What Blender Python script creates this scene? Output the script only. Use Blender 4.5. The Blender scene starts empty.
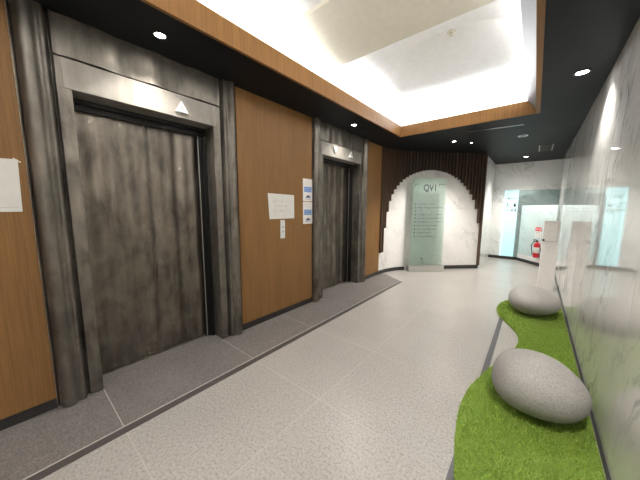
import bpy, bmesh, math, random
from mathutils import Vector, Matrix, noise
random.seed(7)
PI = math.pi
COL = bpy.context.scene.collection
HC = 2.815            # low black ceiling
XL = -2.63            # face of the left wall
XR = 0.46             # face of the right wall
def xr(y): return .442+.0025*(y-2)     # the right wall runs very slightly outward
YB = 9.5              # back wall
YN = -3.0             # wall behind the camera

# ------------------------------------------------------------------ materials
def mat(name):
    m = bpy.data.materials.new(name); m.use_nodes = True
    nt = m.node_tree; b = nt.nodes['Principled BSDF']
    return m, nt, b
def N(nt, t, **kw):
    n = nt.nodes.new(t)
    for k, v in kw.items():
        if hasattr(n, k): setattr(n, k, v)
        else: n.inputs[k].default_value = v
    return n
def ramp(nt, src, stops):
    r = nt.nodes.new('ShaderNodeValToRGB'); e = r.color_ramp.elements
    e[0].position, e[0].color = stops[0][0], (*stops[0][1], 1)
    e[1].position, e[1].color = stops[-1][0], (*stops[-1][1], 1)
    for p, c in stops[1:-1]:
        q = e.new(p); q.color = (*c, 1)
    nt.links.new(src, r.inputs[0]); return r.outputs[0]
def pos(nt, scale=(1, 1, 1), rot=(0, 0, 0)):
    g = nt.nodes.new('ShaderNodeNewGeometry'); m = nt.nodes.new('ShaderNodeMapping')
    m.inputs['Scale'].default_value = scale; m.inputs['Rotation'].default_value = rot
    nt.links.new(g.outputs['Position'], m.inputs[0]); return m.outputs[0]
def noi(nt, vec, scale, detail=4, rough=.5, dist=0):
    n = N(nt, 'ShaderNodeTexNoise', Scale=scale, Detail=detail, Roughness=rough, Distortion=dist)
    nt.links.new(vec, n.inputs['Vector']); return n.outputs[0]
def mixc(nt, f, a, b, mode='MIX'):
    n = nt.nodes.new('ShaderNodeMix'); n.data_type = 'RGBA'; n.blend_type = mode
    for i, v in ((0, f), (6, a), (7, b)):
        if hasattr(v, 'links') or hasattr(v, 'is_linked'): nt.links.new(v, n.inputs[i])
        else: n.inputs[i].default_value = v if i == 0 else (*v, 1)
    return n.outputs[2]
def bump(nt, b, h, strength=.2, dist=.01):
    n = N(nt, 'ShaderNodeBump', Strength=strength, Distance=dist)
    nt.links.new(h, n.inputs['Height']); nt.links.new(n.outputs[0], b.inputs['Normal'])
def plain(name, c, rough=.5, metal=0., emit=None, es=0.):
    m, nt, b = mat(name)
    f = noi(nt, pos(nt), 14, 3)
    nt.links.new(ramp(nt, f, [(.3, tuple(x * .94 for x in c)), (.7, c)]), b.inputs['Base Color'])
    b.inputs['Roughness'].default_value = rough; b.inputs['Metallic'].default_value = metal
    if emit: b.inputs['Emission Color'].default_value = (*emit, 1); b.inputs['Emission Strength'].default_value = es
    return m
def marble(name, rough, ior, base=(.80, .79, .765), vein=(.34, .35, .36), zrot=0., ang=.9, amt=1., seed=0.):
    """veined marble; zrot turns the wall direction onto x, ang is the slope of the veins in the wall plane"""
    m, nt, b = mat(name)
    v0 = pos(nt, (1, 1, 1), (0, 0, zrot))
    mp = nt.nodes.new('ShaderNodeMapping'); mp.inputs['Rotation'].default_value = (0, ang, 0); mp.inputs['Location'].default_value = (seed, seed*2, 0)
    nt.links.new(v0, mp.inputs[0]); v = mp.outputs[0]
    def stretched(sc, warp):
        w = noi(nt, v, 1.3, 4, .6); cmb = nt.nodes.new('ShaderNodeCombineXYZ')
        for k in range(3): nt.links.new(w, cmb.inputs[k])
        wv = nt.nodes.new('ShaderNodeVectorMath'); wv.operation = 'MULTIPLY_ADD'
        nt.links.new(cmb.outputs[0], wv.inputs[0]); wv.inputs[1].default_value = warp; nt.links.new(v, wv.inputs[2])
        q = nt.nodes.new('ShaderNodeMapping'); q.inputs['Scale'].default_value = sc; nt.links.new(wv.outputs[0], q.inputs[0]); return q.outputs[0]
    n1 = noi(nt, stretched((.42, 1.2, 1.5), (.3, .2, .55)), 2.4, 6, .58)
    v1 = ramp(nt, n1, [(.465, (0, 0, 0)), (.498, (.95, .95, .95)), (.522, (0, 0, 0))])
    n2 = noi(nt, stretched((.7, 2.2, 2.6), (.2, .1, .25)), 4.5, 6, .62)
    v2 = ramp(nt, n2, [(.40, (.75, .75, .75)), (.455, (0, 0, 0))])
    gate = ramp(nt, noi(nt, v, 1.6, 2), [(.40, (.08, .08, .08)), (.62, (1, 1, 1))])
    c = ramp(nt, noi(nt, stretched((.6, 1, 1.3), (.3, .2, .3)), 1.4, 4), [(.35, tuple(x*.91 for x in base)), (.62, base)])
    for vv, a in ((v1, .62*amt), (v2, .55*amt)):
        g = mixc(nt, 1.0, vv, gate, 'MULTIPLY')
        mm = nt.nodes.new('ShaderNodeMath'); mm.operation = 'MULTIPLY'; mm.inputs[1].default_value = a
        nt.links.new(g, mm.inputs[0]); c = mixc(nt, mm.outputs[0], c, vein)
    nt.links.new(c, b.inputs['Base Color'])
    b.inputs['Roughness'].default_value = rough; b.inputs['IOR'].default_value = ior
    return m
def wood(name, c1, c2, freq=150):
    m, nt, b = mat(name)
    f = noi(nt, pos(nt, (1, 1, .018)), freq, 3, .6)
    g = noi(nt, pos(nt, (1, 1, .05)), 9, 3)
    c = ramp(nt, f, [(.32, c2), (.5, tuple((x + y) / 2 for x, y in zip(c1, c2))), (.68, c1)])
    c = mixc(nt, .35, c, ramp(nt, g, [(.3, tuple(x * .8 for x in c1)), (.7, c1)]))
    nt.links.new(c, b.inputs['Base Color']); b.inputs['Roughness'].default_value = .52; b.inputs['Specular IOR Level'].default_value = .3
    bump(nt, b, f, .12, .003)
    return m
def patina(name, c1, c2, rough=.38, metal=.75):
    m, nt, b = mat(name)
    f = noi(nt, pos(nt, (1, 1, .55)), 5.5, 7, .62, .4)
    g = noi(nt, pos(nt, (1, 1, .12)), 16, 4, .6)
    c = mixc(nt, .35, ramp(nt, f, [(.32, c2), (.66, c1)]), ramp(nt, g, [(.3, c2), (.7, c1)]))
    nt.links.new(c, b.inputs['Base Color'])
    nt.links.new(ramp(nt, f, [(.3, (rough + .14,) * 3), (.7, (rough - .04,) * 3)]), b.inputs['Roughness'])
    b.inputs['Metallic'].default_value = metal
    bump(nt, b, g, .08, .003)
    return m
def stonemat(name, c1, c2, c3, sc, rough, bs=.25):
    m, nt, b = mat(name)
    f = noi(nt, pos(nt), sc, 2, .7)
    g = noi(nt, pos(nt), 2.2, 4)
    c = ramp(nt, f, [(.30, c3), (.46, c2), (.62, c1)])
    c = mixc(nt, .3, c, ramp(nt, g, [(.3, c2), (.7, c1)]))
    nt.links.new(c, b.inputs['Base Color']); b.inputs['Roughness'].default_value = rough
    bump(nt, b, f, bs, .004)
    return m
M = {}
M['floor'] = stonemat('terrazzo', (.45, .43, .405), (.35, .333, .312), (.20, .19, .18), 62, .3, .05)
M['slate'] = stonemat('slate', (.235, .217, .208), (.150, .137, .132), (.085, .077, .075), 75, .5, .6)
M['slate_dark'] = stonemat('slate_dark', (.085, .075, .072), (.07, .062, .06), (.05, .045, .045), 90, .45, .1)
M['joint'] = plain('joint', (.52, .50, .47), .6)
M['joint_soft'] = plain('joint_soft', (.50, .475, .42), .5)
M['drain'] = plain('drain', (.13, .13, .14), .4, .3)
M['wood'] = wood('wood', (.275, .143, .050), (.155, .074, .021))
M['wood_trim'] = wood('wood_trim', (.29, .140, .040), (.15, .068, .017), 120)
M['metal'] = patina('patina_metal', (.27, .245, .208), (.062, .056, .048))
M['metal_door'] = patina('patina_door', (.245, .215, .178), (.055, .048, .040), .30)
M['metal_light'] = patina('patina_lintel', (.38, .355, .32), (.22, .205, .18), .52, .6)
M['steel'] = plain('steel', (.62, .62, .60), .28, .9)
M['black'] = plain('black_ceiling', (.010, .011, .013), .5)
M['black'].node_tree.nodes['Principled BSDF'].inputs['Specular IOR Level'].default_value = .12
M['blackbase'] = plain('black_base', (.03, .029, .029), .35)
M['darkmetal'] = plain('dark_metal', (.02, .02, .02), .3, .5)
M['white'] = plain('white_paint', (.86, .86, .85), .6)
M['beige'] = plain('beige_sail', (.64, .60, .50), .6)
M['reveal'] = plain('grey_reveal', (.24, .245, .27), .4, .2)
M['slat'] = wood('slat_wood', (.125, .076, .05), (.05, .03, .02), 60)
M['backing'] = plain('slat_backing', (.006, .005, .005), .8)
M['marble_end'] = marble('marble_end', .22, 1.5, (.87, .86, .84), (.50, .50, .51), -PI/4, -1.0, .9)
M['marble_back'] = marble('marble_back', .15, 1.5, (.84, .845, .83), (.42, .43, .44), 0, -.75, 1., 3.)
M['marble_right'] = marble('marble_right', .035, 1.95, (.92, .92, .905), (.34, .35, .35), -PI/2, -1.1, 1.1, 5.)
M['marble_screen'] = marble('marble_screen', .15, 1.5, (.62, .75, .755), (.38, .46, .46), .9, -.8, .8, 2.)  # cyan light from the glass beside it is put into this base colour
M['paper'] = plain('paper', (.84, .83, .80), .7)
M['paper_grey'] = plain('paper_ink_grey', (.50, .50, .50), .7)
M['blue'] = plain('poster_blue', (.13, .27, .62), .6)
M['navy'] = plain('poster_navy', (.05, .07, .16), .6)
M['pink'] = plain('poster_pink', (.80, .50, .42), .6)
M['ink'] = plain('ink', (.02, .022, .022), .6)
M['ink_soft'] = plain('ink_soft', (.10, .12, .12), .6)
M['indicator'] = plain('indicator_plastic', (.80, .80, .80), .3)
M['indgrey'] = plain('indicator_grey', (.38, .38, .39), .4)
M['rock'] = stonemat('granite_rock', (.40, .385, .37), (.31, .30, .285), (.20, .19, .185), 110, .6, .3)
M['red'] = plain('extinguisher_red', (.72, .02, .035), .3)
M['redsign'] = plain('sign_red', (.75, .03, .05), .5)
M['rubber'] = plain('rubber_black', (.015, .015, .015), .45)
M['lamp'] = plain('lamp_glow', (1, 1, 1), .4, 0, (1, .95, .88), 40)
M['lampoff'] = plain('lamp_unlit', (.06, .06, .06), .2, .3)
M['cabinet'] = plain('cabinet_white', (.86, .845, .83), .45)
def grassm(name, c1, c2, sc=9):
    m, nt, b = mat(name)
    f = noi(nt, pos(nt), sc, 4, .7)
    nt.links.new(ramp(nt, f, [(.3, c2), (.7, c1)]), b.inputs['Base Color']); b.inputs['Roughness'].default_value = .55
    return m
M['grass'] = grassm('grass_blades', (.50, .65, .13), (.20, .36, .045), 110)
M['grass_mat'] = grassm('grass_mat', (.24, .36, .06), (.15, .24, .03))
def glassm(name, tint, frost=0., glow=None):
    m, nt, b = mat(name); nt.nodes.remove(b)
    out = nt.nodes['Material Output']
    tr = N(nt, 'ShaderNodeBsdfTransparent', Color=(*tint, 1)); gl = N(nt, 'ShaderNodeBsdfGlossy', Roughness=.02)
    fr = N(nt, 'ShaderNodeFresnel', IOR=1.45); mx = nt.nodes.new('ShaderNodeMixShader')
    nt.links.new(fr.outputs[0], mx.inputs[0]); nt.links.new(tr.outputs[0], mx.inputs[1]); nt.links.new(gl.outputs[0], mx.inputs[2])
    last = mx
    if frost:
        df = N(nt, 'ShaderNodeBsdfDiffuse', Color=(*tint, 1)); m2 = N(nt, 'ShaderNodeMixShader', Fac=frost)
        nt.links.new(last.outputs[0], m2.inputs[1]); nt.links.new(df.outputs[0], m2.inputs[2]); last = m2
    if glow:
        em = N(nt, 'ShaderNodeEmission', Color=(*glow[0], 1), Strength=glow[1]); ad = nt.nodes.new('ShaderNodeAddShader')
        nt.links.new(last.outputs[0], ad.inputs[0]); nt.links.new(em.outputs[0], ad.inputs[1]); last = ad
    nt.links.new(last.outputs[0], out.inputs[0])
    return m
M['glass_sign'] = glassm('glass_sign', (.89, .985, .95), .08)
M['glass_blue'] = glassm('glass_blue', (.90, .985, .99), .12)
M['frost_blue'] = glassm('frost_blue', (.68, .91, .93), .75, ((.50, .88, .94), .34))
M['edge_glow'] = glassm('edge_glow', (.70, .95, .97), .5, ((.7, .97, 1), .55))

# ------------------------------------------------------------------ mesh helpers
def bx(bm, x0, x1, y0, y1, z0, z1, bev=0.):
    vs = [bm.verts.new((x, y, z)) for x in (x0, x1) for y in (y0, y1) for z in (z0, z1)]
    fs = [bm.faces.new([vs[i] for i in f]) for f in ((0,1,3,2),(4,6,7,5),(0,4,5,1),(2,3,7,6),(0,2,6,4),(1,5,7,3))]
    if bev:
        es = {e for f in fs for e in f.edges}
        bmesh.ops.bevel(bm, geom=list(es), offset=bev, segments=2, affect='EDGES', profile=.5)
def prism(bm, pts, z0, z1):
    """closed plan outline extruded upward"""
    a = [bm.verts.new((x, y, z0)) for x, y in pts]; b = [bm.verts.new((x, y, z1)) for x, y in pts]
    n = len(pts)
    for i in range(n): bm.faces.new((a[i], a[(i+1) % n], b[(i+1) % n], b[i]))
    bm.faces.new(a[::-1]); bm.faces.new(b)
def prism_m(bm, pts2, mtx, t0, t1):
    """outline in local (u,w) extruded along local third axis, placed by matrix"""
    a = [bm.verts.new(mtx @ Vector((u, w, t0))) for u, w in pts2]; b = [bm.verts.new(mtx @ Vector((u, w, t1))) for u, w in pts2]
    n = len(pts2)
    for i in range(n): bm.faces.new((a[i], a[(i+1) % n], b[(i+1) % n], b[i]))
    bm.faces.new(a[::-1]); bm.faces.new(b)
def lathe(bm, prof, mtx=Matrix(), seg=24, cap=True):
    rings = []
    for r, z in prof:
        rings.append([bm.verts.new(mtx @ Vector((r*math.cos(2*PI*i/seg), r*math.sin(2*PI*i/seg), z))) for i in range(seg)])
    for a, b in zip(rings, rings[1:]):
        for i in range(seg): bm.faces.new((a[i], a[(i+1) % seg], b[(i+1) % seg], b[i]))
    if cap:
        bm.faces.new(rings[0][::-1]); bm.faces.new(rings[-1])
def tube(bm, pts, r, seg=10):
    pts = [Vector(p) for p in pts]; rings = []
    for i, p in enumerate(pts):
        t = (pts[min(i+1, len(pts)-1)] - pts[max(i-1, 0)]).normalized()
        up = Vector((0, 0, 1)) if abs(t.z) < .9 else Vector((1, 0, 0))
        s = t.cross(up).normalized(); u = s.cross(t)
        rings.append([bm.verts.new(p + r*(s*math.cos(2*PI*k/seg) + u*math.sin(2*PI*k/seg))) for k in range(seg)])
    for a, b in zip(rings, rings[1:]):
        for i in range(seg): bm.faces.new((a[i], a[(i+1) % seg], b[(i+1) % seg], b[i]))
    bm.faces.new(rings[0][::-1]); bm.faces.new(rings[-1])
def obj(name, bm, m, parent=None, smooth=None, label=None, kind=None):
    bmesh.ops.recalc_face_normals(bm, faces=bm.faces)
    me = bpy.data.meshes.new(name); bm.to_mesh(me); bm.free()
    me.materials.append(M[m] if isinstance(m, str) else m)
    if smooth is not None:
        for p in me.polygons: p.use_smooth = True
        me.set_sharp_from_angle(angle=math.radians(smooth))
    o = bpy.data.objects.new(name, me); COL.objects.link(o)
    if parent:
        o.parent = parent; o.matrix_parent_inverse = Matrix.Translation(parent.location).inverted() if not parent.rotation_euler.z else (Matrix.Translation(parent.location) @ Matrix.Rotation(parent.rotation_euler.z, 4, 'Z')).inverted()
    if label: o['label'] = label
    if kind: o['kind'] = kind
    return o
def tag(o, label, cat, group=None):
    o['label'] = label; o['category'] = cat
    if group: o['group'] = group
    return o
def thing(name, label, cat, loc, group=None):
    o = bpy.data.objects.new(name, None); COL.objects.link(o); o.location = loc; o.empty_display_size = .1
    return tag(o, label, cat, group)
def B(): return bmesh.new()
def box(name, m, d, parent=None, bev=0., **k):
    bm = B(); bx(bm, *d, bev); return obj(name, bm, m, parent, **k)
def struct(name, bm, m, smooth=None): return obj(name, bm, m, None, smooth, kind='structure')
def text_bm(s, size, mtx, depth=.0008, align='LEFT', bold=0.):
    """text lies in local x (right) / y (up) of mtx"""
    c = bpy.data.curves.new('t', 'FONT'); c.body = s; c.size = size; c.extrude = depth; c.align_x = align; c.resolution_u = 3; c.offset = bold
    o = bpy.data.objects.new('t', c); COL.objects.link(o)
    bpy.context.view_layer.update()
    me = bpy.data.meshes.new_from_object(o.evaluated_get(bpy.context.evaluated_depsgraph_get()))
    bpy.data.objects.remove(o); bpy.data.curves.remove(c)
    bm = B(); bm.from_mesh(me); bpy.data.meshes.remove(me); bm.transform(mtx); return bm
def frame(o, ux, uy):
    """matrix with local x=ux, local y=uy, z=ux x uy, origin o"""
    ux = Vector(ux).normalized(); uy = Vector(uy).normalized(); uz = ux.cross(uy)
    m = Matrix((ux, uy, uz)).transposed().to_4x4(); m.translation = Vector(o); return m
def merge(bm, other):
    me = bpy.data.meshes.new('x'); other.to_mesh(me); other.free(); bm.from_mesh(me); bpy.data.meshes.remove(me)

# ------------------------------------------------------------------ plan of the curved end wall
PLAN0 = [(-2.65, 4.60), (-2.655, 5.0), (-2.65, 5.25), (-2.625, 5.50), (-2.58, 5.70), (-2.50, 5.90), (-2.38, 6.09), (-2.20, 6.30), (-1.69, 6.85), (-1.02, 7.52)]
def cat(P, n=8):
    out = []
    for i in range(len(P)-1):
        p0 = Vector(P[max(i-1, 0)]); p1 = Vector(P[i]); p2 = Vector(P[i+1]); p3 = Vector(P[min(i+2, len(P)-1)])
        for k in range(n):
            t = k/n
            out.append(.5*((2*p1)+(-p0+p2)*t+(2*p0-5*p1+4*p2-p3)*t*t+(-p0+3*p1-3*p2+p3)*t**3))
    out.append(Vector(P[-1])); return out
PL = cat(PLAN0)
SL = [0.]
for a, b in zip(PL, PL[1:]): SL.append(SL[-1] + (b-a).length)
STOT = SL[-1]
def plan(s, off=0.):
    """point at arc length s, offset into the room by off"""
    s = max(0, min(STOT, s)); i = 0
    while i < len(SL)-2 and SL[i+1] < s: i += 1
    t = (s-SL[i])/(SL[i+1]-SL[i]); d = (PL[i+1]-PL[i]).normalized()
    p = PL[i].lerp(PL[i+1], t) + Vector((d.y, -d.x))*off
    return p, d
def band(bm, s0, s1, o0, o1, z0, z1, step=.08):
    n = max(1, int((s1-s0)/step)); ss = [s0+(s1-s0)*i/n for i in range(n+1)]
    ring = [plan(s, o1)[0] for s in ss] + [plan(s, o0)[0] for s in ss[::-1]]
    prism(bm, [tuple(p) for p in ring], z0, z1)

# ------------------------------------------------------------------ shell
# floor, with its thin joints
bm = B(); bx(bm, -3.2, .7, YN-.1, YB+.4, -.1, 0); struct('floor', bm, 'floor')
fl = bpy.data.objects['floor']
bm = B()
for y in (.379, 1.44, 2.336, 3.35, 4.38, 5.42, 6.45, 7.5, 8.55, -.70, -1.75): bx(bm, -1.983 if y < 5.1 else -2.3, -.262, y-.0025, y+.0025, -.002, .0008)
obj('floor_joints', bm, 'joint_soft', fl)
bm = B(); bx(bm, -1.19-.0025, -1.19+.0025, YN, YB-.1, -.002, .0009); obj('floor_joints', bm, 'joint_soft', fl)
# slate border along the lifts
bm = B()
ys = [-3.0, -1.75, -.70, .379, 1.44, 2.336, 3.22, 4.40]
for a, b in zip(ys, ys[1:]): bx(bm, -2.95, -2.058, a+.003, b-.003, -.01, .004)
prism(bm, [(-2.95, 4.403), (-2.058, 4.403), (-2.058, 5.10), (-2.50, 5.40), (-2.95, 5.40)], -.01, .004)
t1 = struct('trim_1', bm, 'slate')
bm = B(); bx(bm, -2.95, -2.046, YN, 5.08, -.012, .0025); prism(bm, [(-2.046, 5.08), (-2.046, 5.12), (-2.50, 5.43), (-2.50, 5.38)], -.012, .0025)
obj('slate_joint', bm, 'joint', t1)
bm = B(); bx(bm, -2.046, -1.985, YN, 5.06, -.012, .0035)
obj('dark_border', bm, 'slate_dark', t1, label='dark stone edging line')
# channel at the right
bm = B(); bx(bm, -.262, -.215, -2.9, 4.55, -.01, .003); struct('trim_2', bm, 'drain')
# walls
bm = B()
bx(bm, -3.15, -2.665, YN, .115, 0, HC); bx(bm, -3.15, -2.665, 1.705, 2.985, 0, HC); bx(bm, -3.15, -2.69, 4.605, 5.6, 0, HC)
bx(bm, -3.15, -2.96, .115, 1.705, 0, HC); bx(bm, -3.15, -2.96, 2.985, 4.605, 0, HC)
wl = struct('wall_left', bm, 'white')
def woodpanel(y0, y1, label):
    box('wood_panel', 'wood', (-2.664, XL, y0, y1, .085, HC-.002), wl, .003, label=label)
woodpanel(YN, .112, 'near wood veneer panel left of the first lift')
woodpanel(1.712, 2.982, 'wood veneer panel between the two lifts')
bm = B(); band(bm, .008, .66, -.03, .018, .085, HC-.002); obj('wood_panel', bm, 'wood', wl, 30, label='narrow wood veneer panel right of the second lift')
for i, (y0, y1) in enumerate(((YN, .112), (1.712, 2.982))):
    bm = B(); bx(bm, -2.664, -2.640, y0, y1, .003, .0845); struct('baseboard_left', bm, 'blackbase')
bm = B(); band(bm, .008, 1.56, -.02, .016, .003, .0845); struct('baseboard_left', bm, 'blackbase', 30)
bm = B(); band(bm, .66, STOT, -.12, 0, 0, HC)
we = struct('wall_end', bm, 'marble_end', 30)
bm = B(); band(bm, 2.42, STOT-.002, 0.001, .02, .001, .085); struct('baseboard_end', bm, 'blackbase', 30)
# seam in the marble of the end wall
bm = B(); band(bm, .67, STOT, -.01, .0012, 1.50, 1.504)
obj('marble_seam', bm, 'joint', we)
bm = B(); bx(bm, -1.15, -1.022, 7.56, YB, 0, HC); struct('wall_side', bm, 'marble_back')
bm = B(); bx(bm, -1.15, XR+.1, YB, YB+.12, 0, HC); wb = struct('wall_back', bm, 'marble_back')
bm = B(); bx(bm, -1.02, XR, YB-.0012, YB+.01, 1.50, 1.504); obj('marble_seam', bm, 'joint', wb)
bm = B(); prism(bm, [(xr(YN), YN), (.66, YN), (.66, YB), (xr(YB), YB)], 0, HC+.01); wr = struct('wall_right', bm, 'marble_right')
bm = B(); prism(bm, [(xr(YN)-.0008, YN), (.6, YN), (.6, YB), (xr(YB)-.0008, YB)], 1.498, 1.5005)
for y in (.9, 2.1, 3.3, 4.5, 5.7, 6.9, 8.1): bx(bm, xr(y)-.0008, .6, y-.001, y+.001, 0.03, HC)
obj('marble_seam', bm, 'joint', wr)
bm = B(); prism(bm, [(xr(YN)-.012, YN), (xr(YN)-.001, YN), (xr(8.5)-.001, 8.5), (xr(8.5)-.012, 8.5)], .001, .03); struct('baseboard_right', bm, 'blackbase')
bm = B(); bx(bm, -3.15, .66, YN-.12, YN, 0, HC); struct('wall_near', bm, 'white')
bm = B(); bx(bm, -1.018, -.315, YB-.02, YB-.0015, .001, .085)
prism(bm, [(-.315, YB-.0015), (-.315, YB-.02), (.427, 8.50), (.427, 8.52)], .001, .085)
struct('baseboard_back', bm, 'blackbase')

# black ceiling around the coffer
CX0, CX1, CY0, CY1 = -2.03, -.06, -1.6, 4.78
bm = B()
bx(bm, -3.2, CX0-.03, YN, YB, HC, HC+.05); prism(bm, [(CX1, YN), (xr(YN), YN), (xr(YB), YB), (CX1, YB)], HC, HC+.05)
bx(bm, CX0-.03, CX1, YN, CY0-.03, HC, HC+.05); bx(bm, CX0-.03, CX1, CY1+.03, YB, HC, HC+.05)
ce = struct('ceiling', bm, 'black')
bm = B()   # slightly raised joint lines in the black ceiling
bx(bm, CX1+.01, xr(5.7)-.01, 5.745, 5.75, HC-.0015, HC+.01); obj('ceiling_seam', bm, 'darkmetal', ce)
# cavity of the coffer: white box above
KX0, KX1, KY0, KY1, KZ = -2.75, .34, -2.0, 5.6, 3.56
bm = B()
bx(bm, KX0-.05, KX0, KY0, KY1, HC+.05, KZ); bx(bm, KX1, KX1+.05, KY0, KY1, HC+.05, KZ)
bx(bm, KX0-.05, KX1+.05, KY0-.05, KY0, HC+.05, KZ); bx(bm, KX0-.05, KX1+.05, KY1, KY1+.05, HC+.05, KZ)
bx(bm, KX0-.05, KX1+.05, KY0-.05, KY1+.05, KZ, KZ+.05)
# white upper face of the ledge
uc = struct('ceiling', bm, 'white')
# sails: curved band hanging from the coffer, rounded at its left end
def sail(y0, y1, drop, xl, xr, m, label):
    bm = B(); nx, ny = 48, 20; g = []
    for i in range(nx+1):
        row = []
        for j in range(ny+1):
            v = j/ny
            u = i/nx
            x = xl + (xr-xl)*u**1.6
            e = min(1, (x-xl)/.30)                # rounded end
            ee = math.sqrt(max(0, 1-(1-e)**2))
            ym = y1 - (y1-y0)*ee
            yf = y1-.16*(1-ee); ym = min(ym, yf-.02); y = ym + (yf-ym)*v
            z = KZ - .002 - drop*min(1, e/.3)**.5*(.22+.78*math.sin(v*PI/2)**1.15)
            row.append(bm.verts.new((x, y, z)))
        g.append(row)
    for i in range(nx):
        for j in range(ny):
            bm.faces.new((g[i][j], g[i+1][j], g[i+1][j+1], g[i][j+1]))
    nt2 = [bm.verts.new((g[i][0].co.x, g[i][0].co.y-.004, KZ)) for i in range(nx+1)]
    for i in range(nx): bm.faces.new((g[i+1][0], g[i][0], nt2[i], nt2[i+1]))
    # back face up to the ceiling at the far lip
    top = [bm.verts.new((g[i][ny].co.x, g[i][ny].co.y, KZ)) for i in range(nx+1)]
    for i in range(nx): bm.faces.new((g[i][ny], g[i+1][ny], top[i+1], top[i]))
    lip = [(g[i][ny].co.x, g[i][ny].co.y+.004, g[i][ny].co.z+.004) for i in range(0, nx+1, 2)]
    o = obj('ceiling_sail', bm, m, uc, 40, label=label)
    bm = B(); tube(bm, lip, .008, 6)
    obj('sail_lip', bm, 'white', o)
sail(2.22, 3.03, .17, -2.44, KX1, 'beige', 'beige curved ceiling sail with a straight far lip')
sail(.1, .89, .17, -2.44, KX1, 'beige', 'nearer beige curved ceiling sail')
# broad shallow white dome before the far fascia
bm = B(); cxd, cyd, rx, ry, dr = -1.0, 5.3, 1.25, 1.85, .11
c0 = bm.verts.new((cxd, cyd, KZ-dr)); prev = None; rings = []
for r in range(1, 15):
    t = r/14; rings.append([bm.verts.new((cxd+rx*t*math.cos(PI+PI*k/40), cyd+ry*t*math.sin(PI+PI*k/40), KZ-.001-dr*math.sqrt(max(0, 1-t**2.2)))) for k in range(41)])
for k in range(40): bm.faces.new((c0, rings[0][k], rings[0][k+1]))
for a, b in zip(rings, rings[1:]):
    for k in range(40): bm.faces.new((a[k], b[k], b[k+1], a[k+1]))
obj('ceiling_dome', bm, 'white', uc, 60)
# smoke detector
sd = thing('smoke_detector', 'small round cream smoke detector on the white coffer ceiling', 'smoke detector', (-.93, 3.6, KZ))
bm = B(); lathe(bm, [(.055, 0), (.055, -.012), (.045, -.02)], Matrix.Translation((-.93, 3.52, KZ))); obj('detector_base', bm, 'beige', sd, 35)
bm = B(); lathe(bm, [(.032, -.0195), (.030, -.04), (.015, -.046)], Matrix.Translation((-.93, 3.52, KZ))); obj('detector_cap', bm, 'beige', sd, 35)

# fascia around the coffer opening
ZT = 3.0
bm = B(); bx(bm, CX0-.03, CX0, CY0, CY1, HC-.004, ZT, .003); struct('trim_3', bm, 'wood_trim')
bm = B(); bx(bm, CX0-.03, CX1-.045, CY1, CY1+.03, HC-.004, ZT, .003); struct('trim_4', bm, 'wood_trim')
bm = B(); bx(bm, CX0-.03, CX1-.045, CY0-.03, CY0, HC-.004, ZT, .003); struct('trim_5', bm, 'wood_trim')
bm = B(); bx(bm, CX1-.045, CX1+.002, CY0, CY1+.03, HC-.005, HC+.04, .003)
tr = struct('trim_6', bm, 'wood_trim')
bm = B()
v = [bm.verts.new(p) for p in ((CX1-.044, CY0, HC+.04), (CX1-.044, CY1, HC+.04), (CX1-.15, CY1, ZT), (CX1-.15, CY0, ZT), (CX1-.02, CY0, HC+.04), (CX1-.02, CY1, HC+.04), (CX1-.12, CY1, ZT), (CX1-.12, CY0, ZT))]
for f in ((0,1,2,3), (4,7,6,5), (0,4,5,1), (2,6,7,3), (0,3,7,4), (1,5,6,2)): bm.faces.new([v[i] for i in f])
obj('grey_reveal', bm, 'reveal', tr, label='smooth grey inner face above the wooden edge')

# ------------------------------------------------------------------ lifts
def colprof(y_out, sgn, w):
    """plan outline of a folded metal column; t runs from the outer edge towards the opening"""
    P = [(0, -.035), (.012, -.03), (.018, .015), (.035, .046), (.06, .06), (.088, .052), (.108, .030), (.122, .026), (.138, .036), (.152, .030), (.163, -.005), (.171, -.034), (.181, -.034), (.185, -.01)]
    P = cat(P, 4)
    k = w/.265
    pts = [(XL+p.y, y_out+sgn*p.x*k) for p in P]
    pts += [(-2.955, y_out+sgn*.185*k), (-2.955, y_out)]
    return pts
def wavy(y0, y1, x, amp, per, ph, x_back, z0, z1, n=90):
    pts = []
    for i in range(n+1):
        y = y0+(y1-y0)*i/n
        w = math.sin(2*PI*y/per+ph)+.5*math.sin(2*PI*y/(per*.43)+2*ph)
        e = min(1, (y-y0)/.03, (y1-y)/.03)
        pts.append((x+amp*w*e, y))
    pts += [(x_back, y1), (x_back, y0)]
    bm = B(); prism(bm, pts, z0, z1); return bm
def tri(y, z, s, up):
    h = s*.88*(1 if up else -1)
    return [(y-s/2, z-h/2), (y+s/2, z-h/2), (y, z+h/2)]
YZ = Matrix(((0, 0, 1, 0), (1, 0, 0, 0), (0, 1, 0, 0), (0, 0, 0, 1)))   # (u,w,t)->(t,u,w)
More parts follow.
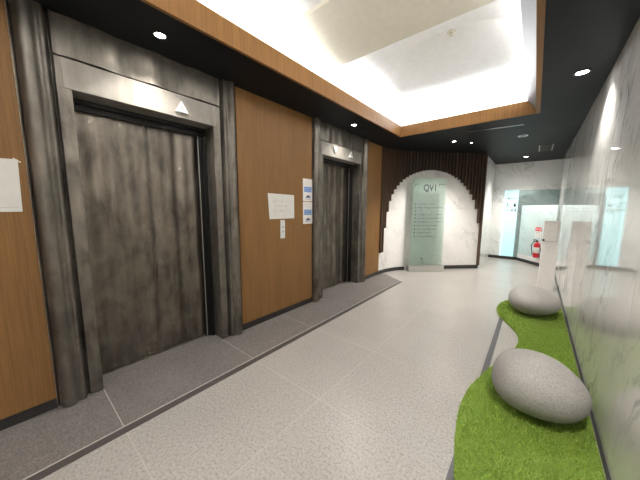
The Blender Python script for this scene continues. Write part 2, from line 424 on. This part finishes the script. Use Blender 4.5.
def lift(c0, y0, y1, c1, label, ph, arrows):
    t = thing('elevator_entrance', label, 'elevator', (XL, (y0+y1)/2, 0), None)
    wl_ = y0-c0; wr_ = c1-y1
    a = c0+.185*wl_/.265; b = c1-.185*wr_/.265
    for yy, sg, w in ((c0, 1, wl_), (c1, -1, wr_)):
        bm = B(); prism(bm, colprof(yy, sg, w), .005, HC-.001); obj('column', bm, 'metal', t, 50)
    zt = 2.33; zl = 2.535
    # casings and their reveals
    box('jamb', 'metal', (-2.955, XL+.004, a+.001, y0, .005, zl), t, .004)
    box('jamb', 'metal', (-2.955, XL+.004, y1, b-.001, .005, zl), t, .004)
    box('lintel', 'metal_light', (-2.955, XL+.007, y0-.045, y1+.03, zt, zl), t, .004)
    bm = wavy(a+.001, b-.001, XL+.002, .009, .42, ph, -2.955, zl+.012, HC-.001); obj('header_panel', bm, 'metal', t, 50)
    box('shadow_gap', 'darkmetal', (-2.94, XL-.02, a+.002, b-.002, zl, zl+.0118), t)
    # door leaves
    ym = y0+(y1-y0)*.49
    xd = -2.885
    bm = wavy(y0-.0, ym-.003, xd, .008, .30, ph+1, -2.925, .016, zt-.0); obj('door_leaf', bm, 'metal_door', t, 50)
    bm = wavy(ym+.003, y1, xd-.010, .008, .27, ph+2, -2.925, .016, zt-.0); obj('door_leaf', bm, 'metal_door', t, 50)
    bm = B(); bx(bm, -2.878, -2.80, y0, y1, zt-.035, zt-.0002, .002); bx(bm, -2.878, -2.84, y0, y1, zt-.075, zt-.036, .002); obj('door_head', bm, 'darkmetal', t)
    bm = B(); bx(bm, -2.878, -2.83, y1-.075, y1-.0002, .006, zt-.08, .002); bx(bm, -2.828, -2.79, y1-.032, y1-.0002, .006, zt-.08, .002); obj('door_stop', bm, 'darkmetal', t)
    bm = B(); bx(bm, -2.832, -2.824, y1-.077, y1-.069, .006, zt-.08, .001); obj('door_stop_edge', bm, 'steel', t)
    bm = B(); bx(bm, -2.955, -2.862, y0, y1, .0045, .010); obj('door_sill', bm, 'metal', t)
    box('seam_backing', 'darkmetal', (-2.94, -2.93, ym-.02, ym+.02, .012, zt-.01), t)
    for (y, z, s, up) in arrows:
        bm = B(); prism_m(bm, tri(y, z, s, up), YZ, XL+.005, XL+.030)
        bmesh.ops.bevel(bm, geom=list(bm.edges), offset=.004, segments=2, affect='EDGES')
        o = obj('up_arrow_lamp' if up else 'down_arrow_lamp', bm, 'indicator', t)
        bm = B(); prism_m(bm, tri(y, z-.004*(1 if up else -1), s*.42, up), YZ, XL+.0296, XL+.0315)
        obj('arrow_window', bm, 'indgrey', o)
    return t
lift(.115, .38, 1.44, 1.705, 'near elevator with wide dark bronze double doors and one white arrow above', .4, [(1.128, 2.425, .115, True)])
lift(2.988, 3.25, 4.36, 4.602, 'farther elevator beyond the wood panel with two white arrows above its door', 1.9, [(3.54, 2.44, .12, False), (4.01, 2.445, .12, True)])

# ------------------------------------------------------------------ papers on the left wall
UY, UZ = (0, 1, 0), (0, 0, 1)
def lines_bm(rows, y0, x, h):
    """rows of little ink strokes: (z, length, start)"""
    bm = B(); rnd = random.Random(3)
    for z, s0, s1, hh in rows:
        y = y0+s0
        while y < y0+s1:
            w = rnd.uniform(.35, 1)*hh
            k = rnd.randint(0, 2)
            bx(bm, x, x+.0006, y, y+w, z+hh*.1, z+hh*.22)
            if k: bx(bm, x, x+.0006, y+w*.4, y+w*.55, z-hh*.5, z+hh*.5)
            if k == 2: bx(bm, x, x+.0006, y, y+w*.9, z-hh*.42, z-hh*.3)
            y += w+hh*.28
    return bm
# large notice
nt_ = thing('notice_paper', 'white notice sheet with faint grey lines above the call button plate', 'notice', (XL, 2.37, 1.35))
bm = B(); prism_m(bm, [(2.155, 1.352), (2.60, 1.352), (2.597, 1.676), (2.132, 1.684)], YZ, XL+.0001, XL+.003); obj('sheet', bm, 'paper', nt_)
for row in [(1.585, .07, .40, .026), (1.525, .13, .33, .026), (1.455, .08, .36, .022)]: obj('printed_line', lines_bm([row], 2.14, XL+.003, 0), 'paper_grey', nt_)
cb = thing('call_button_plate', 'narrow pale call button plate below the white notice', 'call button', (XL, 2.375, 1.2))
box('plate', 'indicator', (XL+.0001, XL+.010, 2.335, 2.415, 1.086, 1.335), cb, .003)
for zz, up in ((1.245, True), (1.175, False)):
    bm = B(); prism_m(bm, tri(2.375, zz, .034, up), YZ, XL+.0095, XL+.014); obj('button', bm, 'indgrey', cb)
# two posters
for k, (z0, z1, lab) in enumerate(((1.60, 1.925, 'upper white poster with a blue band beside the second lift'), (1.262, 1.592, 'lower white poster with a blue band beside the second lift'))):
    p = thing('poster', lab, 'poster', (XL, 2.88, z0), 'posters with a blue band')
    box('sheet', 'paper', (XL+.0001, XL+.003, 2.782, 2.986, z0, z1), p)
    h = z1-z0
    box('blue_band', 'blue', (XL+.003, XL+.0036, 2.805, 2.966, z0+h*.40, z0+h*.64), p)
    for row in [(z0+h*.57, .03, .15, .018), (z0+h*.47, .03, .15, .018)]: obj('band_line', lines_bm([row], 2.79, XL+.0036, 0), 'paper', p)
    for row in [(z0+h*.86, .02, .13, .016), (z0+h*.76, .05, .17, .012)]: obj('printed_line', lines_bm([row], 2.79, XL+.003, 0), 'paper_grey', p)
    bm = B()     # small car-like pictogram
    prism_m(bm, [(2.84, z0+h*.15), (2.94, z0+h*.15), (2.94, z0+h*.20), (2.925, z0+h*.215), (2.91, z0+h*.26), (2.875, z0+h*.26), (2.86, z0+h*.215), (2.84, z0+h*.2)], YZ, XL+.003, XL+.0036)
    bx(bm, XL+.003, XL+.0036, 2.825, 2.955, z0+h*.08, z0+h*.10)
    obj('pictogram', bm, 'navy', p)
    if k == 1: box('pink_line', 'pink', (XL+.003, XL+.0036, 2.785, 2.984, z1-.01, z1-.004), p)
# sheet at the left border of the view
p = thing('notice_paper', 'white sheet taped on the near wood panel at the left edge', 'notice', (XL, 0, 1.46))
bm = B(); prism_m(bm, [(-.22, 1.463), (.069, 1.465), (.078, 1.803), (-.22, 1.798)], YZ, XL+.0001, XL+.003); obj('sheet', bm, 'paper', p)
bm = B(); bx(bm, XL+.003, XL+.0035, -.2, .055, 1.492, 1.494); obj('printed_line', bm, 'paper_grey', p)
bm = B(); prism_m(bm, [(.055, 1.806), (.088, 1.783), (.092, 1.789), (.06, 1.812)], YZ, XL+.0031, XL+.0036); obj('tape', bm, 'paper', p)

# ------------------------------------------------------------------ slat screen around the marble arch
AT = [(0, 2.405), (.13, 2.39), (.26, 2.35), (.40, 2.27), (.52, 2.17), (.62, 2.05), (.72, 1.90), (.80, 1.73), (.86, 1.52), (.91, 1.25), (.95, .98), (.98, .72), (1.0, .50), (1.03, .50), (1.06, .02)]
def archz(s):
    u = abs(s-2.14)/1.38
    if u >= 1.05: return .02 if s > 2.14 else .5
    for (a, za), (b, zb) in zip(AT, AT[1:]):
        if a <= u <= b: return za+(zb-za)*(u-a)/(b-a)
    return .5
ss = thing('slat_screen', 'dark brown vertical slat screen with a stepped arch opening on the end wall', 'slat screen', (*plan(2.1)[0], 2.4))
s = .665; bmS = B(); bmB = B()
pitch = .083
while s < STOT-.03:
    w = .027; z0 = archz(s+w/2)
    c, d = plan(s+w/2, 0)
    nrm = Vector((d.y, -d.x))
    q = [c-d*w/2+nrm*.018, c+d*w/2+nrm*.018, c+d*w/2+nrm*.065, c-d*w/2+nrm*.065]
    prism(bmS, [tuple(k) for k in q], z0, HC-.002)
    e = min(s+pitch, STOT-.002)
    # backing between slats
    q = [plan(s-.0, .002)[0], plan(e, .002)[0], plan(e, .018)[0], plan(s, .018)[0]]
    prism(bmB, [tuple(k) for k in q], z0+.005, HC-.003)
    s += pitch
obj('slats', bmS, 'slat', ss); obj('backing_panel', bmB, 'backing', ss)
bm = B(); band(bm, STOT-.045, STOT+.0, .001, .06, .086, HC-.003); obj('end_post', bm, 'slat', ss)

# ------------------------------------------------------------------ glass directory sign
A = Vector((-2.226, 6.0)); D = Vector((.7177, .6964)); Nn = Vector((D.y, -D.x))
def gp(w, z, off=0): q = A+D*w+Nn*off; return Vector((q.x, q.y, z))
def gbox(bm, w0, w1, o0, o1, z0, z1, bev=0):
    b2 = B(); bx(b2, w0, w1, o0, o1, z0, z1, bev)
    for v in b2.verts:
        v.co = gp(v.co.x, v.co.z, v.co.y)
    merge(bm, b2)
sg = thing('directory_sign', 'tall pale green glass directory sign reading QV1 on a steel base before the marble arch', 'sign', (*(A+D*.42), 0))
bm = B(); gbox(bm, -.01, .86, -.05, .05, .001, .15, .004); obj('steel_base', bm, 'steel', sg)
bm = B(); gbox(bm, .03, .82, -.006, .006, .151, 2.19, .001); obj('glass_pane', bm, 'glass_sign', sg)
GM = lambda w, z: frame(gp(w, z, .0068), (D.x, D.y, 0), UZ)
obj('heading_text', text_bm('QV1', .215, GM(.27, 1.90) @ Matrix.Diagonal((.80, 1, 1, 1)), .0008, 'LEFT', .004), 'ink', sg)
bm = B(); gbox(bm, .075, .155, .0064, .0074, 2.045, 2.056); gbox(bm, .075, .085, .0064, .0074, 2.005, 2.056); obj('corner_mark', bm, 'ink', sg); bm = B(); gbox(bm, .64, .79, .0064, .0074, 2.045, 2.056); gbox(bm, .64, .65, .0064, .0074, 2.005, 2.056)
obj('corner_mark', bm, 'ink', sg)
bm = B(); rnd = random.Random(11)
rows = [1.60, 1.52, 1.44, 1.355, 1.27, 1.185, 1.10, 1.015, .93, .845]
txt = [('9', 'Office Lounge', ''), ('8', 'Studio Partners', '8F'), ('7', '', ''), ('6', 'Clinic  Dental', 'Suite 6'), ('5', 'Trading', 'Design'), ('4', 'Consulting  Japan  KK', '4F'), ('3', 'Studio  3F', ''), ('2', 'Office  A  B', ''), ('1', 'Entrance Lobby', ''), ('B1', 'Parking  B 1', '')]
for z, (n, a, b) in zip(rows, txt):
    bm = B()
    # illegible small print: number square, row of strokes, second row of strokes
    gbox(bm, .09, .115, .0064, .0072, z-.018, z+.018); obj('floor_number', bm, 'ink_soft', sg); bm = B()
    w = .17; end = .17+rnd.uniform(.25, .50) if a else 0
    while w < end:
        l = rnd.uniform(.012, .05); hh = rnd.choice((.010, .014, .018))
        gbox(bm, w, w+l, .0064, .0072, z-hh*.4, z+hh*.1); gbox(bm, w, w+l*.4, .0064, .0072, z-hh, z+hh)
        w += l+.014
    if a: obj('directory_line', bm, 'ink_soft', sg)
    else: bm.free()
    if b: bm = B(); gbox(bm, .60, .75, .0064, .0072, z+.0, z+.010); obj('suite_line', bm, 'ink_soft', sg)
bm = B(); gbox(bm, .28, .34, .0064, .0072, .30, .318); gbox(bm, .30, .33, .0064, .0072, .325, .338); obj('footer_mark', bm, 'ink_soft', sg)

# ------------------------------------------------------------------ back: angled marble screen, blue glass, signs
PA, PB = Vector((-.30, 9.42)), Vector((.427, 8.50)); PD = (PB-PA).normalized(); PN = Vector((PD.y, -PD.x)); 
if PN.y > 0: PN = -PN
lp = thing('marble_screen', 'waist to eye high white marble screen set at an angle in the back corner', 'screen', (*((PA+PB)/2), 0))
def pbox(bm, w0, w1, o0, o1, z0, z1, bev=0):
    b2 = B(); bx(b2, w0, w1, o0, o1, z0, z1, bev)
    for v in b2.verts:
        q = PA+PD*v.co.x+PN*v.co.y; v.co = Vector((q.x, q.y, v.co.z))
    merge(bm, b2)
LP = (PB-PA).length
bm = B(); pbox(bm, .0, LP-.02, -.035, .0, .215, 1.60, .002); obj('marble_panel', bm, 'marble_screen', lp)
bm = B(); pbox(bm, .0, LP-.02, -.035, .004, .09, .2145, .002); obj('white_plinth', bm, 'cabinet', lp)
gs = thing('glass_guide_screen', 'pale blue glass screen with arrow and restroom symbols on the back marble wall', 'sign', (-.1, YB-.1, 0))
GX0 = -.70; GY = YB-.01
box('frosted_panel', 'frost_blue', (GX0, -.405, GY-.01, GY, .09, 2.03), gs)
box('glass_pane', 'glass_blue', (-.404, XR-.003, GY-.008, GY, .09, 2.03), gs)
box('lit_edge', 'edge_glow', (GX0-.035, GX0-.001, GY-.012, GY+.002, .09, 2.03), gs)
FX = lambda x, z: frame((x, GY-.0115, z), (1, 0, 0), UZ)
XZ = Matrix(((1, 0, 0, 0), (0, 0, 1, 0), (0, 1, 0, 0), (0, 0, 0, 1)))  # (u,w,t)->(u,t,w)
yy0, yy1 = GY-.0125, GY-.0105
bm = B(); prism_m(bm, [(-.665, 1.805), (-.615, 1.845), (-.605, 1.838), (-.637, 1.811), (-.43, 1.811), (-.43, 1.799), (-.637, 1.799), (-.605, 1.772), (-.615, 1.765)], XZ, yy0, yy1); obj('arrow_symbol', bm, 'ink', gs)
def disc(bm, x, z, r, n=14): prism_m(bm, [(x+r*math.cos(2*PI*i/n), z+r*math.sin(2*PI*i/n)) for i in range(n)], XZ, yy0, yy1)
def person(bm, x, z, h, skirt=False):
    disc(bm, x, z+h*.88, h*.11)
    if skirt: prism_m(bm, [(x-h*.10, z+h*.74), (x+h*.10, z+h*.74), (x+h*.24, z+h*.30), (x-h*.24, z+h*.30)], XZ, yy0, yy1)
    else: prism_m(bm, [(x-h*.19, z+h*.74), (x+h*.19, z+h*.74), (x+h*.17, z+h*.36), (x-h*.17, z+h*.36)], XZ, yy0, yy1)
    for s_ in (-1, 1): prism_m(bm, [(x+s_*h*.02, z+h*.36), (x+s_*h*.12, z+h*.36), (x+s_*h*.12, z), (x+s_*h*.03, z)], XZ, yy0, yy1)
def ring(bm, x, z, r, w, a0=0, a1=2*PI, n=18):
    for i in range(n):
        a, b = a0+(a1-a0)*i/n, a0+(a1-a0)*(i+1)/n
        prism_m(bm, [(x+r*math.cos(a), z+r*math.sin(a)), (x+r*math.cos(b), z+r*math.sin(b)), (x+(r-w)*math.cos(b), z+(r-w)*math.sin(b)), (x+(r-w)*math.cos(a), z+(r-w)*math.sin(a))], XZ, yy0, yy1)
bm = B(); disc(bm, -.655, 1.665, .015); prism_m(bm, [(-.662, 1.65), (-.648, 1.65), (-.644, 1.60), (-.61, 1.60), (-.59, 1.565), (-.60, 1.56), (-.618, 1.588), (-.658, 1.588)], XZ, yy0, yy1); ring(bm, -.648, 1.58, .042, .008, 1.9, 6.2)
obj('wheelchair_symbol', bm, 'ink_soft', gs)
bm = B(); person(bm, -.475, 1.55, .13, True); disc(bm, -.475, 1.60, .032); obj('woman_symbol', bm, 'ink', gs)
bm = B(); prism_m(bm, [(-.68, 1.44), (-.655, 1.485), (-.62, 1.475), (-.585, 1.44), (-.60, 1.435), (-.63, 1.462), (-.65, 1.462), (-.668, 1.43)], XZ, yy0, yy1); obj('stairs_symbol', bm, 'ink_soft', gs)
bm = B(); person(bm, -.53, 1.41, .10); obj('man_symbol', bm, 'ink_soft', gs)
bm = B(); person(bm, -.455, 1.41, .11, True); obj('woman_symbol', bm, 'ink_soft', gs)

# fire extinguisher on the angled screen
EW = .66
ec = PA+PD*.76+PN*.085
fe = thing('fire_extinguisher', 'red fire extinguisher hanging on the marble screen in the back corner', 'fire extinguisher', (ec.x, ec.y, .24))
T = Matrix.Translation((ec.x, ec.y, .235))
bm = B(); lathe(bm, [(.06, 0), (.067, .008), (.067, .32), (.062, .355), (.045, .385), (.022, .40), (.02, .415)], T); obj('cylinder_body', bm, 'red', fe, 40)
bm = B(); lathe(bm, [(.0672, .12), (.0678, .121), (.0678, .27), (.0672, .271)], T, cap=False); obj('body_label', bm, 'paper', fe, 40)
bm = B(); lathe(bm, [(.022, .412), (.026, .42), (.026, .445), (.015, .45)], T); obj('valve', bm, 'rubber', fe, 40)
bm = B(); tube(bm, [(ec.x+a, ec.y-.005, .235+z) for a, z in ((.0, .45), (-.03, .47), (-.075, .465), (-.10, .455))], .008); tube(bm, [(ec.x+a, ec.y-.005, .235+z) for a, z in ((-.005, .44), (-.04, .44), (-.085, .425))], .007); obj('handle', bm, 'rubber', fe, 60)
bm = B(); tube(bm, [tuple(p) for p in cat([Vector((ec.x+.015, ec.y-.01, .665)), Vector((ec.x-.05, ec.y-.03, .66)), Vector((ec.x-.10, ec.y-.035, .59)), Vector((ec.x-.105, ec.y-.035, .48)), Vector((ec.x-.085, ec.y-.035, .36)), Vector((ec.x-.08, ec.y-.035, .29))], 5)], .010); obj('hose', bm, 'rubber', fe, 60)
bm = B(); pbox(bm, .73, .79, .001, .022, .40, .50, .002); obj('wall_bracket', bm, 'rubber', fe)
es = thing('extinguisher_sign', 'red topped white sign above the fire extinguisher', 'sign', (ec.x, ec.y, .8))
bm = B(); pbox(bm, EW-.10, EW+.10, .001, .006, .92, 1.02, .001); obj('red_plate', bm, 'redsign', es)
bm = B(); pbox(bm, EW-.10, EW+.10, .001, .005, .74, .918, .001); obj('white_plate', bm, 'paper', es)
sgn = 1 if PN.dot(Vector((PD.y, -PD.x))) > 0 else -1
q = PA+PD*EW+PN*.0068
obj('red_plate_text', text_bm('消火器', .062, frame((q.x, q.y, .95), (PD.x, PD.y, 0), UZ), .0006, 'CENTER'), 'paper', es)
for w_, z_, l_ in ((-.07, .88, .05), (.0, .885, .06), (-.06, .85, .04), (.02, .84, .04), (-.07, .80, .03), (.03, .79, .035), (-.01, .77, .02)):
    bm = B(); pbox(bm, EW+w_, EW+w_+l_, .005, .0058, z_, z_+.014)
    obj('instruction_mark', bm, 'indgrey', es)

# ------------------------------------------------------------------ white pedestal cabinet at the right wall
KX, KW, KY, KD, KH = .145, .225, 6.30, .24, 1.283
kb = thing('pedestal_cabinet', 'tall narrow white pedestal cabinet with a small door against the right wall', 'cabinet', (KX+KW/2, KY+KD/2, 0))
box('body', 'cabinet', (KX, KX+KW, KY, KY+KD, .001, KH), kb, .003)
bm = B(); bx(bm, KX+.004, KX+KW-.028, KY-.006, KY-.0005, .915, KH-.006, .002); d_ = obj('cabinet_door', bm, 'cabinet', kb)
bm = B(); bx(bm, KX+.0, KX+KW-.022, KY-.0012, KY+.002, .906, .914); bx(bm, KX+KW-.0275, KX+KW-.0225, KY-.0012, KY+.002, .906, KH-.006); obj('door_gap', bm, 'indgrey', kb)
bm = B(); lathe(bm, [(.012, 0), (.012, .018), (.02, .024), (.02, .036)], frame((KX+.012, KY-.006, .935), (1, 0, 0), UZ), 14); obj('knob', bm, 'rubber', d_, 40)

# ------------------------------------------------------------------ grass mat and its pile
OUT = [(.424, .80), (.20, .82), (-.02, .98), (-.17, 1.24), (-.235, 1.50), (-.285, 1.75), (-.318, 2.03), (-.305, 2.33), (-.245, 2.62), (-.18, 2.87), (-.09, 3.18), (-.03, 3.46), (-.045, 3.75), (-.15, 4.02), (-.275, 4.29), (-.325, 4.58), (-.29, 4.92), (-.15, 5.16), (.1, 5.30), (.3, 5.34), (.424, 5.34)]
OC = [tuple(p) for p in cat(OUT, 5)]
gt = thing('grass_mat', 'wavy-edged bright green artificial grass mat along the marble wall', 'artificial grass', (.1, 3, 0))
bm = B(); prism(bm, OC, .0035, .012); obj('backing_mat', bm, 'grass_mat', gt)
def inside(x, y):
    c = False; j = len(OC)-1
    for i in range(len(OC)):
        xi, yi = OC[i]; xj, yj = OC[j]
        if (yi > y) != (yj > y) and x < (xj-xi)*(y-yi)/(yj-yi)+xi: c = not c
        j = i
    return c
STONES = [(.120, 2.40, .282, .295, .200, -.20), (.085, 4.74, .292, .41, .178, .05)]   # x,y,half length,half depth,half height,turn
def blades():
    vs, fs = [], []; rnd = random.Random(5); n = 0
    while n < 52000:
        y = .8+4.54*rnd.random()**1.25
        x = rnd.uniform(-.34, .424)
        if not inside(x, y): continue
        if any(((x-a)/(c*.62))**2+((y-b)/(d*.62))**2 < 1 for a, b, c, d, e, r in STONES): continue
        n += 1
        h = rnd.uniform(.016, .034); a = rnd.uniform(0, 2*PI); w = .0016+.0006*max(0, y-2); t = rnd.uniform(0, 2*PI); l = rnd.uniform(.2, .9)*h
        ca, sa = math.cos(a)*w, math.sin(a)*w; lx, ly = math.cos(t)*l, math.sin(t)*l
        if x+lx > .426: lx = -abs(lx)
        k = len(vs); z = .011
        vs += [(x-ca, y-sa, z), (x+ca, y+sa, z), (x+lx*.35+ca*.8, y+ly*.35+sa*.8, z+h*.6), (x+lx*.35-ca*.8, y+ly*.35-sa*.8, z+h*.6), (x+lx, y+ly, z+h)]
        fs += [(k, k+1, k+2, k+3), (k+3, k+2, k+4)]
    me = bpy.data.meshes.new('grass_pile'); me.from_pydata(vs, [], fs); me.materials.append(M['grass'])
    o = bpy.data.objects.new('grass_pile', me); COL.objects.link(o); o.parent = gt; o.matrix_parent_inverse = Matrix.Translation(gt.location).inverted(); o['kind'] = 'stuff'
blades()

# ------------------------------------------------------------------ boulders
def boulder(x, y, a, b, c, rz, tilt, lab, seed):
    bm = B(); bmesh.ops.create_uvsphere(bm, u_segments=72, v_segments=48, radius=1)
    for v in bm.verts:
        p = v.co.copy()
        # fuller than an ellipsoid, egg-shaped, flat below
        f = (abs(p.x)**2.05+abs(p.y)**2.05+abs(p.z)**2.05)**(-1/2.05)
        p *= f
        p.z *= 1-.16*p.x
        p.y *= 1-.10*p.x
        q = Vector((p.x*a, p.y*b, p.z*c))
        n_ = noise.noise(p*1.3+Vector((seed, 0, 0)))*.035+noise.noise(p*9+Vector((0, seed, 0)))*.0025
        q += q.normalized()*n_*a*.8
        v.co = q
    bm.transform(Matrix.Rotation(tilt, 4, 'Y'))
    zmin = min(v.co.z for v in bm.verts)
    for v in bm.verts:
        if v.co.z < zmin+.012: v.co.z = zmin+.012
    bm.transform(Matrix.Translation((0, 0, -zmin-.012+.012)))
    o = obj('boulder', bm, 'rock', None, 80)
    o.location = (x, y, 0.012); o.rotation_euler = (0, 0, rz)
    return tag(o, lab, 'boulder', 'smooth grey boulders on the grass')
s = STONES[0]; boulder(*s[:5], s[5], .04, 'larger nearer smooth grey boulder on the green grass mat', 3.1)
s = STONES[1]; boulder(*s[:5], s[5], 0, 'farther smooth grey boulder at the far end of the grass mat', 8.7)

# ------------------------------------------------------------------ ceiling fittings
def downlight(x, y, r, lab, on=True, power=0, tiltx=0):
    t = thing('ceiling_downlight', lab, 'ceiling light', (x, y, HC), 'downlights in the black ceiling')
    bm = B(); Tm = Matrix.Translation((x, y, HC))
    lathe(bm, [(r, 0), (r, -.006), (r*.80, -.006), (r*.72, -.0005), (r*.72, .0)], Tm, 28, False)
    obj('trim_ring', bm, 'indicator' if not on else 'blackbase', t, 40)
    bm = B(); lathe(bm, [(r*.72, -.0008), (r*.6, -.003), (.001, -.005)], Tm, 28); obj('lamp_lens', bm, 'lamp' if on else 'lampoff', t, 40)
    if power:
        L = bpy.data.lights.new('downlight', 'SPOT'); L.energy = power; L.spot_size = math.radians(115); L.spot_blend = .8; L.shadow_soft_size = r*.6; L.color = (1, .94, .86)
        o = bpy.data.objects.new('downlight_beam', L); COL.objects.link(o); o.location = (x, y, HC-.02); o.parent = t; o.matrix_parent_inverse = Matrix.Translation(t.location).inverted()
P1 = 75
downlight(-2.34, .88, .05, 'glowing downlight in the black ceiling above the near lift', True, P1)
downlight(-2.34, 3.66, .05, 'glowing downlight in the black ceiling above the farther lift', True, P1)
downlight(.238, 3.68, .065, 'glowing downlight in the black ceiling beside the right marble wall', True, 115)
downlight(-.285, 6.1, .075, 'unlit white ringed downlight beyond the coffer, left of the square vent', False, 0)
downlight(-1.35, 5.77, .05, 'larger of the two close downlights before the slat screen', True, 260)
downlight(-1.10, 6.08, .03, 'smaller of the two close downlights before the slat screen', True, 90)
downlight(-.295, 8.55, .065, 'farthest downlight near the back marble wall', True, 250)
for k_, y_ in enumerate((.9, -1.9)): downlight(.238, y_, .065, ('added unseen right row downlight above the nearest part of the grass mat', 'added unseen right row downlight near the wall behind')[k_], True, 180)  # unseen pair, added to light the near part of the hall
downlight(-2.34, -1.9, .05, 'added unseen left row downlight near the wall behind', True, 55)  # likewise added out of view, to light the near hall
ld = thing('linear_diffuser', 'long thin white slot in the black ceiling beyond the wood fascia', 'air vent', (-.6, 5.3, HC))
def slot(bm, o0, o1, z0, z1):
    a = Vector((-1.02, 5.20)); b = Vector((-.25, 5.30)); d = (b-a).normalized(); n = Vector((-d.y, d.x))
    prism(bm, [tuple(a+n*o0), tuple(b+n*o0), tuple(b+n*o1), tuple(a+n*o1)], z0, z1)
bm = B(); slot(bm, -.006, .006, HC-.004, HC-.0005); obj('slot_edge', bm, 'steel', ld)
bm = B(); slot(bm, .0065, .035, HC-.0025, HC-.0005); obj('slot_opening', bm, 'lampoff', ld)
vt = thing('ceiling_vent', 'square dark vent grille in the black ceiling near the back', 'air vent', (.06, 7.5, HC))
VX0, VX1, VY0, VY1 = -.052, .18, 7.2, 7.95
bm = B(); bx(bm, VX0, VX0+.018, VY0, VY1, HC-.008, HC-.0005); bx(bm, VX1-.018, VX1, VY0, VY1, HC-.008, HC-.0005); obj('vent_frame', bm, 'steel', vt)
bm = B(); bx(bm, VX0+.019, VX1-.019, VY0, VY1, HC-.003, HC-.0005)
for i in range(12): bx(bm, VX0+.02, VX1-.02, VY0+.02+i*.06, VY0+.035+i*.06, HC-.007, HC-.003)
obj('vent_grille', bm, 'blackbase', vt)

# ------------------------------------------------------------------ light
def area(name, loc, rot, sx, sy, e, col=(1, 1, 1)):
    L = bpy.data.lights.new(name, 'AREA'); L.shape = 'RECTANGLE'; L.size = sx; L.size_y = sy; L.energy = e; L.color = col
    o = bpy.data.objects.new(name, L); COL.objects.link(o); o.location = loc; o.rotation_euler = rot; return o
CE = 200
WC = (1, .985, .97)
# cove lamps behind the fascias, shining up
area('cove_lamp', (CX0-.42, 1.6, 2.90), (PI, math.radians(-50), 0), .2, 6.2, CE*.9, WC)
area('cove_lamp', (CX1+.2, 1.6, 2.90), (PI, math.radians(42), 0), .2, 6.2, CE*.9, WC)
area('cove_lamp', (-1.05, CY1+.42, 2.90), (PI-math.radians(38), 0, 0), 1.9, .12, CE*.35, (.95, .98, 1))
area('cove_lamp', (-1.05, CY0-.2, 2.90), (PI+math.radians(38), 0, 0), 1.9, .12, CE*.35, WC)
w = bpy.data.worlds.new('World'); bpy.context.scene.world = w; w.use_nodes = True
w.node_tree.nodes['Background'].inputs[0].default_value = (1, 1, 1, 1); w.node_tree.nodes['Background'].inputs[1].default_value = .02

# ------------------------------------------------------------------ camera
yaw, pitch_, roll = 0.69127691, 0.123702, 0.00505206
f = Vector((-math.sin(yaw)*math.cos(pitch_), math.cos(yaw)*math.cos(pitch_), -math.sin(pitch_)))
r = Vector((math.cos(yaw), math.sin(yaw), 0)); u = r.cross(f)
r2 = r*math.cos(roll)+u*math.sin(roll); u2 = r2.cross(f)
cam = bpy.data.cameras.new('camera'); co = bpy.data.objects.new('camera', cam); COL.objects.link(co)
cam.sensor_width = 36; cam.lens = 36*258.28/640; cam.clip_start = .02
m = Matrix((r2, u2, -f)).transposed().to_4x4(); m.translation = Vector((0, 0, 1.5)); co.matrix_world = m
sc = bpy.context.scene; sc.camera = co
sc.view_settings.view_transform = 'Standard'; sc.view_settings.look = 'None'; sc.view_settings.exposure = 0; sc.view_settings.gamma = 1; sc.view_settings.use_curve_mapping = False
